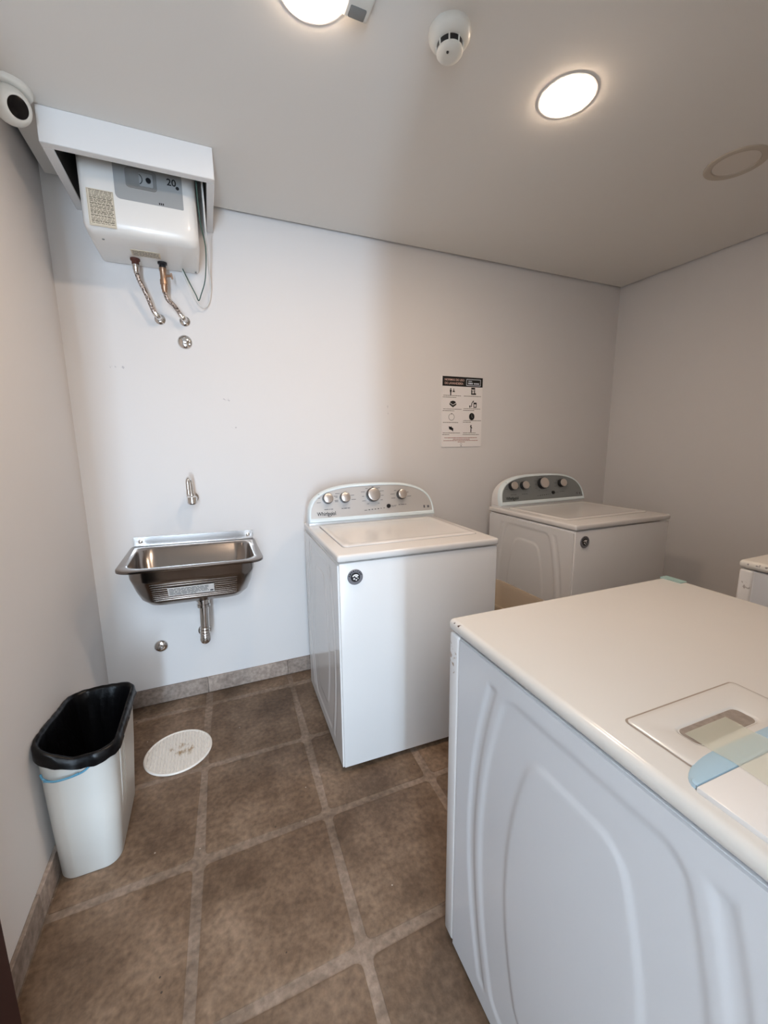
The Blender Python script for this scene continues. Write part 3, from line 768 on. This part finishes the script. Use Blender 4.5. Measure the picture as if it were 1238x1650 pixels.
# ------------------------------------------------------------------ sink
sk = setprops(empty('laundry_sink', (0.433, 0, 0.806)), 'stainless steel laundry sink with ribbed front fixed to the back wall', 'sink')
sk.rotation_euler = (0, math.radians(1.3), 0)
def sr(x0, x1, y0, y1, z, r): return [(x, y, z) for x, y in rr(x0, x1, y0, y1, r, 8)]
A = 0.275
b4 = lambda f, bk: (bk, bk, f, f)
rings = [sr(-A, A, -0.425, -0.004, -0.011, b4(0.06, 0.012)), sr(-A, A, -0.425, -0.004, -0.002, b4(0.06, 0.012)), sr(-A + 0.004, A - 0.004, -0.421, -0.006, 0.0, b4(0.058, 0.012)),
         sr(-A + 0.030, A - 0.030, -0.396, -0.045, -0.001, 0.07), sr(-A + 0.034, A - 0.034, -0.391, -0.049, -0.006, 0.07), sr(-A + 0.036, A - 0.036, -0.388, -0.080, -0.055, 0.07),
         sr(-A + 0.040, A - 0.040, -0.376, -0.092, -0.075, 0.07), sr(-A + 0.046, A - 0.046, -0.330, -0.125, -0.130, 0.075), sr(-A + 0.060, A - 0.060, -0.285, -0.152, -0.178, 0.06),
         sr(-A + 0.085, A - 0.085, -0.262, -0.158, -0.204, 0.05), sr(-A + 0.12, A - 0.12, -0.24, -0.164, -0.214, 0.03), sr(-0.02, 0.06, -0.225, -0.170, -0.217, 0.02)]
V, F = loft(rings, False, True)
bs = pyd('basin', V, F, M_STEEL, sk, ang=60)
so = bs.modifiers.new('sheet', 'SOLIDIFY'); so.thickness = 0.0016; so.offset = 0
# washboard ribs on the sloping front
for k in range(9):
    f = k / 8
    y = -0.371 + f * 0.086; z = -0.081 - f * 0.097
    n = Vector((0, -0.75, -0.66))
    p = Vector((0, y, z)) + n * 0.0005
    tube('rib', [p + Vector((-0.165, 0, 0)), p + Vector((-0.155, 0, 0)) + n * 0.0012, p + Vector((0.155, 0, 0)) + n * 0.0012, p + Vector((0.165, 0, 0))], 0.0026, M_STEEL, bs, 6)
# label on the slope
lp = [Vector((0, -0.371 + f * 0.086, -0.081 - f * 0.097)) + Vector((0, -0.75, -0.66)) * 0.0062 for f in (0.20, 0.70)]
V = [(-0.105, *lp[0][1:]), (0.072, *lp[0][1:]), (0.072, *lp[1][1:]), (-0.105, *lp[1][1:])]
V += [(x, y + 0.001, z + 0.001) for x, y, z in V]
sl = pyd('sticker', V, [(3, 2, 1, 0), (4, 5, 6, 7), (0, 1, 5, 4), (1, 2, 6, 5), (2, 3, 7, 6), (3, 0, 4, 7)], mat('sticker_paper', rgb(238, 232, 226), 0.6), bs, sm=False)
V = []; F = []
dv = lp[1] - lp[0]
for k in range(6):
    for s_ in lines(-0.100, 0.050 if k < 5 else 0.0, 0.08 + 0.145 * k, 0.06, rn, 0.018):
        F.append(tuple(range(len(V), len(V) + 4)))
        for x, f in s_:
            p = lp[0] + dv * f + Vector((0, -0.75, -0.66)) * 0.0008
            V.append((x, p.y, p.z))
for (x0_, x1_, f0, f1) in ((0.056, 0.068, 0.66, 0.86),):
    F.append(tuple(range(len(V), len(V) + 4)))
    for x, f in q(x0_, x1_, f0, f1):
        p = lp[0] + dv * f + Vector((0, -0.75, -0.66)) * 0.0008; V.append((x, p.y, p.z))
(pyd('sticker_print', V, F, M_PRINT, sl, sm=False))['kind'] = 'stuff'
box('wall_flange', (-0.262, -0.006, 0.002), (0.270, -0.0045, 0.046), mat('bright_steel', (0.62, 0.58, 0.55), 0.25, metal=1.0), sk)
for x in (-0.235, 0.245):
    lathe('screw', [(0.009, 0.0), (0.009, -0.0035), (0.007, -0.005), (0, -0.005)], M_CHROME, sk, 18, 'y', (x, -0.006, 0.024))
# waste pipe: threaded neck, nut and corrugated hose turning into the wall
dp = setprops(empty('drain_pipe', (0.450, -0.195, 0.5825)), 'chrome corrugated drain pipe under the steel sink', 'pipe')
lathe('neck', [(0, 0.002), (0.033, 0.002), (0.033, -0.004), (0.026, -0.006), (0.026, -0.022), (0.029, -0.024), (0.029, -0.036), (0.022, -0.040), (0, -0.040)], M_CHROME, dp, 24, 'z')
pts = spline([(0, 0, -0.035), (-0.002, 0, -0.10), (-0.004, 0.004, -0.165), (-0.006, 0.03, -0.212), (-0.010, 0.10, -0.232), (-0.012, 0.194, -0.236)], 18)
tube('corrugated_hose', pts, 0.02, M_CHROME, dp, 18, rad=lambda f: 0.0205 + (0.0022 * math.sin(f * 2 * PI * 22) if f > 0.3 else -0.001))
lathe('hose_collar', [(0.031, 0.0), (0.030, -0.005), (0.022, -0.008), (0, -0.008)], M_CHROME, dp, 28, 'y', (-0.012, 0.1945, -0.236))

# ------------------------------------------------------------------ tap
tp = setprops(empty('wall_tap', (0.437, 0, 1.030)), 'small chrome wall tap with upright spout above the sink', 'tap')
lathe('wall_flange', [(0.027, -0.0005), (0.026, -0.005), (0.016, -0.010), (0, -0.010)], M_CHROME, tp, 28, 'y')
tube('tap_body', [(0, -0.008, 0), (0, -0.085, 0)], 0.0145, M_CHROME, tp, 18)
lathe('tap_valve', [(0, -0.022), (0.016, -0.022), (0.022, -0.016), (0.022, 0.012), (0.017, 0.016), (0.0135, 0.018), (0.0135, 0.026), (0, 0.026)], M_CHROME, tp, 24, 'z', (0, -0.085, 0))
tube('spout', spline([(0, -0.085, 0.020), (-0.001, -0.084, 0.06), (-0.003, -0.087, 0.088), (-0.006, -0.100, 0.100), (-0.010, -0.117, 0.092), (-0.011, -0.121, 0.066), (-0.010, -0.121, 0.040)], 8), 0.0092, M_CHROME, tp, 14)
lathe('spout_tip', [(0, -0.006), (0.0108, -0.006), (0.0108, 0.012), (0.009, 0.014)], M_CHROME, tp, 18, 'z', (-0.010, -0.121, 0.034))

# ------------------------------------------------------------------ notice
nb = setprops(empty('notice_board', (1.824, 0, 1.252)), 'white laundry rules notice with black header fixed to the back wall', 'sign')
NW, NH = 0.290, 0.416
box('board', (0, -0.006, 0), (NW, -0.0005, NH), M_PAPER, nb, 0.0006, 1)
def NX(u): return u * NW
def NZ(v): return NH * (1 - v)
hdz = NZ(0.137)
polys('header', [q(0.002, NW - 0.001, hdz, NH - 0.001)], -0.0064, M_INK, nb)
M_HT = mat('header_text', rgb(232, 196, 184), 0.6)
text('header_lettering', 'NORMAS DE USO', 0.0175, M_HT, nb, (NX(0.055), -0.0068, NZ(0.062)), (PI / 2, 0, 0), 0.0002)
text('header_lettering', 'DE LAVANDERÍA', 0.0175, M_HT, nb, (NX(0.055), -0.0068, NZ(0.112)), (PI / 2, 0, 0), 0.0002)
lx0, lx1, lz0, lz1 = NX(0.585), NX(0.945), NZ(0.122), NZ(0.028)
bb = 0.0035
polys('logo_frame', [q(lx0, lx1, lz1 - bb, lz1), q(lx0, lx1, lz0, lz0 + bb), q(lx0, lx0 + bb, lz0 + bb, lz1 - bb), q(lx1 - bb, lx1, lz0 + bb, lz1 - bb)]
      + lines(lx0 + 0.014, lx0 + 0.042, lz0 + 0.024, 0.005, rn, 0.006, 0.0015) + lines(lx0 + 0.012, lx0 + 0.050, lz0 + 0.0095, 0.009, rn, 0.008, 0.0012) + lines(lx0 + 0.055, lx1 - 0.012, lz0 + 0.0095, 0.008, rn, 0.007, 0.0012), -0.0068, mat('logo_white', rgb(220, 226, 236), 0.6), nb)
def I(u, v): return NX(u), NZ(v)
x, z = I(0.23, 0.215)   # person beside a measuring scoop
ic = [ell(x - 0.007, z + 0.017, 0.004, 0.0045, 10), q(x - 0.013, x - 0.001, z - 0.002, z + 0.012), q(x - 0.0105, x - 0.0035, z - 0.021, z - 0.002), ell(x + 0.014, z + 0.015, 0.003, 0.004, 10), [(x + 0.004, z - 0.001), (x + 0.024, z - 0.001), (x + 0.016, z + 0.010), (x + 0.012, z + 0.010)]]
polys('icon', ic, -0.0066, M_INK, nb)
x, z = I(0.765, 0.195)  # washing machine: body around a drum
ic = [q(x - 0.016, x + 0.012, z + 0.010, z + 0.021), q(x - 0.016, x - 0.009, z - 0.021, z + 0.008), q(x + 0.005, x + 0.012, z - 0.021, z + 0.008), q(x - 0.009, x + 0.005, z - 0.021, z - 0.013), q(x + 0.012, x + 0.020, z - 0.021, z - 0.012)] + ringq(x - 0.002, z - 0.002, 0.004, 0.0065, 0, 270, 12)
polys('icon', ic, -0.0066, M_INK, nb)
x, z = I(0.265, 0.385)  # basket of linen
ic = [[(x - 0.024, z - 0.004), (x, z - 0.020), (x + 0.024, z - 0.004), (x + 0.024, z + 0.005), (x, z - 0.008), (x - 0.024, z + 0.006)], [(x - 0.022, z + 0.009), (x, z - 0.004), (x + 0.021, z + 0.008), (x + 0.014, z + 0.016), (x, z + 0.019), (x - 0.014, z + 0.016)]]
polys('icon', ic, -0.0066, M_INK, nb)
x, z = I(0.765, 0.385)  # detergent poured into a jug
ic = [q(x + 0.004, x + 0.026, z + 0.002, z + 0.012), q(x + 0.004, x + 0.009, z - 0.019, z + 0.002), q(x + 0.021, x + 0.026, z - 0.019, z + 0.002), q(x + 0.009, x + 0.021, z - 0.019, z - 0.014), [(x - 0.016, z - 0.015), (x - 0.010, z - 0.015), (x - 0.006, z + 0.010), (x - 0.011, z + 0.010)], [(x - 0.011, z + 0.008), (x + 0.001, z + 0.012), (x + 0.006, z + 0.022), (x + 0.001, z + 0.024)], q(x - 0.027, x - 0.019, z - 0.019, z - 0.006)]
polys('icon', ic, -0.0066, M_INK, nb)
x, z = I(0.235, 0.57)   # circular arrow
ic = ringq(x, z, 0.0185, 0.0205, 110, 430, 28) + [[(x - 0.004, z + 0.023), (x + 0.008, z + 0.0195), (x - 0.002, z + 0.015)]]
polys('icon', ic, -0.0066, M_INK, nb)
x, z = I(0.74, 0.56)    # clock: dark disc with light hands
ic = [ell(x, z, 0.020, 0.022, 26)]
polys('icon', ic, -0.0066, M_INK, nb)
x, z = I(0.23, 0.735)   # cloth
ic = [[(x - 0.017, z + 0.014), (x - 0.002, z + 0.010), (x + 0.001, z + 0.016), (x + 0.004, z + 0.008), (x + 0.016, z + 0.001), (x + 0.014, z - 0.018), (x + 0.006, z - 0.010), (x - 0.014, z - 0.004)]]
polys('icon', ic, -0.0066, M_INK, nb)
x, z = I(0.725, 0.735)  # person
ic = [ell(x, z + 0.018, 0.0045, 0.005, 10), [(x - 0.007, z + 0.012), (x - 0.002, z + 0.006), (x - 0.003, z - 0.022), (x + 0.004, z - 0.022), (x + 0.004, z + 0.004), (x + 0.012, z + 0.001), (x + 0.004, z + 0.012), (x - 0.002, z + 0.016)]]
polys('icon', ic, -0.0066, M_INK, nb)

x, z = I(0.74, 0.56)
polys('clock_hands', [q(x - 0.001, x + 0.001, z - 0.002, z + 0.014), [(x - 0.001, z - 0.001), (x + 0.006, z - 0.008), (x + 0.007, z - 0.006), (x + 0.001, z + 0.001)]], -0.0070, M_GREYP, nb)
tx = []
for (v, l1, l2) in ((0.272, 0.43, 0.33), (0.462, 0.45, 0.28), (0.652, 0.37, 0), (0.802, 0.42, 0.18)):
    tx += lines(NX(0.03), NX(0.03 + l1), NZ(v), 0.0032, rn, 0.010, 0.002)
    if l2: tx += lines(NX(0.02), NX(0.02 + l2), NZ(v + 0.024), 0.0032, rn, 0.010, 0.002)
for (v, l1, l2) in ((0.272, 0.43, 0), (0.452, 0.42, 0.28), (0.622, 0.45, 0.2), (0.802, 0.32, 0.43)):
    tx += lines(NX(0.53), NX(0.53 + l1), NZ(v), 0.0032, rn, 0.010, 0.002)
    if l2: tx += lines(NX(0.52), NX(0.52 + l2), NZ(v + 0.024), 0.0032, rn, 0.010, 0.002)
(polys('small_print', tx, -0.0066, mat('small_ink', rgb(120, 108, 104), 0.7), nb))['kind'] = 'stuff'
rd = lines(NX(0.07), NX(0.9), NZ(0.872), 0.0036, rn, 0.012, 0.002) + lines(NX(0.28), NX(0.7), NZ(0.893), 0.0036, rn, 0.012, 0.002) + lines(NX(0.05), NX(0.92), NZ(0.912), 0.0036, rn, 0.012, 0.002) + lines(NX(0.4), NX(0.58), NZ(0.933), 0.0036, rn, 0.012, 0.002)
(polys('red_print', rd, -0.0066, mat('red_ink', rgb(168, 112, 104), 0.7), nb))['kind'] = 'stuff'
x, z = I(0.485, 0.972)
polys('foot_emblem', ringq(x, z + 0.003, 0.005, 0.0065, -40, 220, 12) + [ell(x, z - 0.006, 0.004, 0.003, 10)], -0.0066, M_PRINT, nb)

# ------------------------------------------------------------------ bins
M_BIN = mat('bin_plastic', rgb(214, 212, 206), 0.42, var=0.03, vscale=6)
wb = setprops(empty('waste_bin', (0.10, -0.69, 0)), 'white plastic waste bin standing against the left wall', 'waste bin')
def bring(x0, x1, y0, y1, z, r): return [(x - 0.10, y + 0.69, z) for x, y in rr(x0, x1, y0, y1, r, 8)]
rings = [bring(0.020, 0.172, -0.855, -0.555, 0.001, 0.04), bring(0.016, 0.176, -0.860, -0.548, 0.008, 0.045), bring(0.010, 0.190, -0.868, -0.520, 0.22, 0.05), bring(0.006, 0.199, -0.874, -0.497, 0.395, 0.055), bring(0.003, 0.203, -0.878, -0.493, 0.402, 0.058),
         bring(0.003, 0.203, -0.878, -0.493, 0.405, 0.058), bring(0.0085, 0.1975, -0.8725, -0.4985, 0.405, 0.053), bring(0.013, 0.186, -0.864, -0.524, 0.22, 0.047), bring(0.022, 0.170, -0.852, -0.556, 0.012, 0.038)]
V, F = loft(rings, True, True)
pyd('bin_body', V, F, M_BIN, wb, ang=50)
for k in range(4):
    y = -0.80 + 0.018 * k + (0.01 if k > 1 else 0)
    tube('rib', [(0.1735 - 0.10, y + 0.69, 0.03), (0.1903 - 0.10, y + 0.69, 0.22), (0.1988 - 0.10, y + 0.69, 0.38)], 0.0022, M_BIN, wb, 6)
# black liner folded over the rim
bgm = mat('black_film', (0.003, 0.003, 0.0035), 0.30, bump=1.0, bscale=26, spec=0.28)
bag = setprops(empty('bin_bag', (0.10, -0.69, 0.41)), 'black plastic bag folded over the rim of the white waste bin', 'bag')
rb = random.Random(8)
def resample(poly, n):
    P = [np.array(p) for p in poly] + [np.array(poly[0])]
    L_ = [0.0]
    for a_, b_ in zip(P[:-1], P[1:]): L_.append(L_[-1] + float(np.linalg.norm(b_ - a_)))
    return [(float(np.interp(t_, L_, [p[0] for p in P])), float(np.interp(t_, L_, [p[1] for p in P]))) for t_ in np.linspace(0, L_[-1], n, endpoint=False)]
def nring(e, z, r, amp, ph, lift=1.0, sag=0.0):
    out = []
    base = resample(rr(0.003 - e, 0.203 + e, -0.878 - e, -0.493 + e, r, 14), 150)
    for i, (x, y) in enumerate(base):
        a = i / 150 * 2 * PI
        w = amp * (math.sin(7 * a + ph) + 0.7 * math.sin(13 * a + 2 * ph) + 0.6 * math.sin(23 * a + 3.1 * ph) + 0.5 * math.sin(37 * a + 1.7 * ph)) * 0.8
        lf = lift * max(0, min(1, (0.10 - x) / 0.09)) * 0.052 * max(0.0, min(1, (-0.50 - y) / 0.30))
        nx, ny = (x - 0.10) / 0.1, (y + 0.69) / 0.19
        if abs(nx) > abs(ny): nx, ny = math.copysign(1, nx), 0
        else: nx, ny = 0, math.copysign(1, ny)
        X = max(x + w * 0.5 * nx, 0.0025 if lift else -1)
        out.append((X - 0.10, y + w * 0.5 * ny + 0.69, z + lf + w * 0.9 - 0.41))
    return out
rings = [nring(0.0060, 0.376, 0.06, 0.0038, 0.4, 0.8), nring(0.0060, 0.388, 0.06, 0.0024, 1.2, 0.9), nring(0.0045, 0.404, 0.058, 0.0007, 2.0), nring(0.0005, 0.4105, 0.057, 0.0009, 2.0), nring(-0.006, 0.4108, 0.053, 0.0009, 2.2), nring(-0.0115, 0.400, 0.048, 0.0012, 2.6),
         nring(-0.017, 0.37, 0.046, 0.0045, 0.9, 0.6), nring(-0.027, 0.32, 0.045, 0.009, 3.3, 0.2), nring(-0.034, 0.27, 0.045, 0.010, 4.3, 0.1), nring(-0.042, 0.21, 0.04, 0.009, 5.0, 0), nring(-0.05, 0.12, 0.035, 0.006, 1.0, 0), nring(-0.085, 0.085, 0.012, 0.003, 1.0, 0)]
V, F = loft(rings, False, True)
bo = pyd('bag_film', V, F, bgm, bag, ang=100)
M_BLUE = mat('blue_string', rgb(92, 150, 178), 0.45)
tube('drawstring', spline([(-0.078, -0.1795, -0.030), (-0.072, -0.1815, -0.046), (-0.048, -0.1885, -0.056), (-0.014, -0.1890, -0.056), (0.018, -0.1890, -0.050), (0.036, -0.1890, -0.038), (0.041, -0.1890, -0.026)], 6), 0.0030, M_BLUE, bag, 8)
tube('drawstring', spline([(-0.070, -0.1880, -0.048), (-0.045, -0.1935, -0.052), (-0.012, -0.1940, -0.052), (0.012, -0.1940, -0.046)], 6), 0.0024, M_BLUE, bag, 8)

tb = setprops(empty('translucent_bin', (1.78, -0.66, 0)), 'translucent beige plastic bin standing between the two washing machines', 'bin')
def tring(x0, x1, y0, y1, z, r): return [(x - 1.78, y + 0.66, z) for x, y in rr(x0, x1, y0, y1, r, 8)]
V, F = loft([tring(1.70, 1.88, -0.83, -0.50, 0.001, 0.05), tring(1.695, 1.885, -0.84, -0.49, 0.012, 0.05), tring(1.675, 1.905, -0.875, -0.445, 0.535, 0.07), tring(1.670, 1.910, -0.88, -0.44, 0.538, 0.072), tring(1.667, 1.913, -0.883, -0.437, 0.545, 0.074), tring(1.670, 1.910, -0.88, -0.44, 0.552, 0.072),
             tring(1.678, 1.902, -0.872, -0.448, 0.552, 0.066), tring(1.680, 1.900, -0.870, -0.45, 0.535, 0.066), tring(1.700, 1.880, -0.835, -0.495, 0.016, 0.046)], True, True)
M_TRANS = mat('translucent_plastic', rgb(214, 188, 154), 0.3, alpha=0.42)
pyd('bin_body', V, F, M_TRANS, tb, ang=50)

# ------------------------------------------------------------------ round floor cover
fc = setprops(empty('floor_drain_cover', (0.312, -0.412, 0)), 'round white ribbed drain cover lying on the floor near the bin', 'drain cover')
def cover_mat():
    m = mat('cover_plastic', rgb(232, 226, 218), 0.5)
    nt = m.node_tree; N = nt.nodes; L = nt.links; p = N['Principled BSDF']
    tc = N.new('ShaderNodeTexCoord')
    nz = N.new('ShaderNodeTexNoise'); nz.inputs['Scale'].default_value = 30; nz.inputs['Detail'].default_value = 6; L.new(tc.outputs['Object'], nz.inputs['Vector'])
    ln = N.new('ShaderNodeVectorMath'); ln.operation = 'DISTANCE'; ln.inputs[1].default_value = (0.005, 0.004, 0.003); L.new(tc.outputs['Object'], ln.inputs[0])
    a = N.new('ShaderNodeMath'); a.operation = 'MULTIPLY_ADD'; L.new(ln.outputs['Value'], a.inputs[0]); a.inputs[1].default_value = -3.2; L.new(nz.outputs['Fac'], a.inputs[2])
    mr = N.new('ShaderNodeMapRange'); L.new(a.outputs[0], mr.inputs[0]); mr.inputs[1].default_value = 0.42; mr.inputs[2].default_value = 0.60
    mx = N.new('ShaderNodeMix'); mx.data_type = 'RGBA'; mx.inputs[6].default_value = (*rgb(232, 226, 218), 1); mx.inputs[7].default_value = (*rgb(168, 138, 100), 1)
    L.new(mr.outputs[0], mx.inputs[0]); L.new(mx.outputs[2], p.inputs['Base Color'])
    return m
M_COVER = cover_mat()
lathe('disc', [(0.131, 0.0005), (0.131, 0.003), (0.128, 0.0065), (0.124, 0.0068), (0.121, 0.0038), (0.0, 0.0038)], M_COVER, fc, 64, 'z')
for k in range(-9, 10):
    x = 0.0125 * k
    hl = math.sqrt(max(0, 0.119 ** 2 - x * x))
    if hl < 0.02: continue
    a, n_ = [], 14
    pts = [(x + 0.0018 * math.sin(14 * PI * (i / n_) * hl / 0.12 + k), -hl + 2 * hl * i / n_, 0.0045) for i in range(n_ + 1)]
    tube('rib', pts, 0.0029, M_COVER, fc, 6)

# ------------------------------------------------------------------ on the ceiling
def downlight(x, y, lit, label):
    t = setprops(empty('ceiling_downlight', (x, y, RH)), label, 'ceiling light', 'round recessed ceiling lights')
    if lit:
        lathe('trim_ring', [(0.085, 0.0), (0.0845, -0.0016), (0.079, -0.0022), (0.0765, -0.001)], M_WHITE, t, 48, 'z')
        lathe('diffuser', [(0.0, -0.012), (0.02, -0.0117), (0.04, -0.0105), (0.057, -0.0082), (0.068, -0.0054), (0.074, -0.0024), (0.0755, 0.0)], mat('lamp_diffuser', (1, 1, 1), 0.5, emit=LAMP_COLOR, estr=LAMP_POWER), t, 48, 'z')
    else:
        m = mat('old_lamp_rim', rgb(196, 186, 172), 0.5)
        lathe('trim_ring', [(0.100, 0.0), (0.100, -0.004), (0.094, -0.007), (0.076, -0.004), (0.072, 0.002), (0.072, 0.004)], m, t, 48, 'z')
        lathe('diffuser', [(0.0, -0.001), (0.073, -0.001), (0.073, 0.003)], mat('unlit_diffuser', rgb(220, 212, 202), 0.4), t, 48, 'z')
    return t
downlight(1.616, -1.062, True, 'glowing round ceiling light on the open ceiling right of the smoke detector')
downlight(0.826, -1.062, True, 'glowing round ceiling light left of the smoke detector beside a small sensor')
downlight(2.462, -1.082, False, 'unlit round ceiling light with beige rim near the right wall')

sd = setprops(empty('smoke_detector', (1.174, -1.096, RH)), 'white dome smoke detector on the ceiling between the lit lamps', 'smoke detector')
M_DET = mat('detector_plastic', rgb(226, 226, 220), 0.35)
lathe('base', [(0.054, 0.0), (0.055, -0.006), (0.054, -0.014), (0.050, -0.021), (0.043, -0.027), (0.034, -0.030), (0, -0.030)], M_DET, sd, 48, 'z')
lathe('dark_chamber', [(0.033, -0.029), (0.033, -0.044), (0, -0.044)], M_BLACK, sd, 32, 'z')
for k in range(8):
    A_ = 2 * PI * k / 8 + 0.2
    tube('vane', [(0.0345 * math.cos(A_), 0.0345 * math.sin(A_), -0.028), (0.0325 * math.cos(A_), 0.0325 * math.sin(A_), -0.047)], 0.0022, M_DET, sd, 6)
cp = lathe('cap', [(0.0335, -0.043), (0.034, -0.048), (0.030, -0.053), (0.018, -0.056), (0, -0.056)], M_DET, sd, 36, 'z')
lathe('indicator', [(0, -0.058), (0.003, -0.058), (0.0035, -0.055)], M_BLACK, cp, 10, 'z', (-0.012, -0.010, 0))

sn = setprops(empty('ceiling_sensor', (0.930, -1.085, RH)), 'small grey square sensor beside a glowing ceiling light', 'sensor')
box('housing', (-0.032, -0.045, -0.022), (0.032, 0.034, -0.0005), M_DET, sn, 0.006, 3)
box('sensor_window', (-0.020, 0.0, -0.0235), (0.020, 0.029, -0.020), M_GREYD, sn, 0.003, 2)

sc_ = setprops(empty('security_camera', (0.064, -0.462, RH)), 'white ball security camera with black lens on the ceiling above the left wall', 'camera')
lathe('mount', [(0.056, -0.0005), (0.056, -0.010), (0.052, -0.016), (0.046, -0.018), (0, -0.018)], M_DET, sc_, 40, 'z')
prof = [(0.0, 0.048)] + [(0.048 * math.sin(PI * i / 20), 0.048 * math.cos(PI * i / 20)) for i in range(1, 16)] + [(0.031, -0.036), (0.027, -0.0365), (0.0265, -0.034), (0, -0.034)]
dirv = Vector((0.62, -0.66, -0.42)).normalized()
rotq = Vector((0, 0, -1)).rotation_difference(dirv).to_euler()
ball = lathe('ball', prof, M_DET, sc_, 36, 'z', (0.003, -0.010, -0.056), rotq)
lathe('lens', [(0, -0.0375), (0.016, -0.037), (0.0262, -0.0355), (0.0265, -0.033)], mat('lens_black', (0.004, 0.004, 0.005), 0.12), ball, 32, 'z')
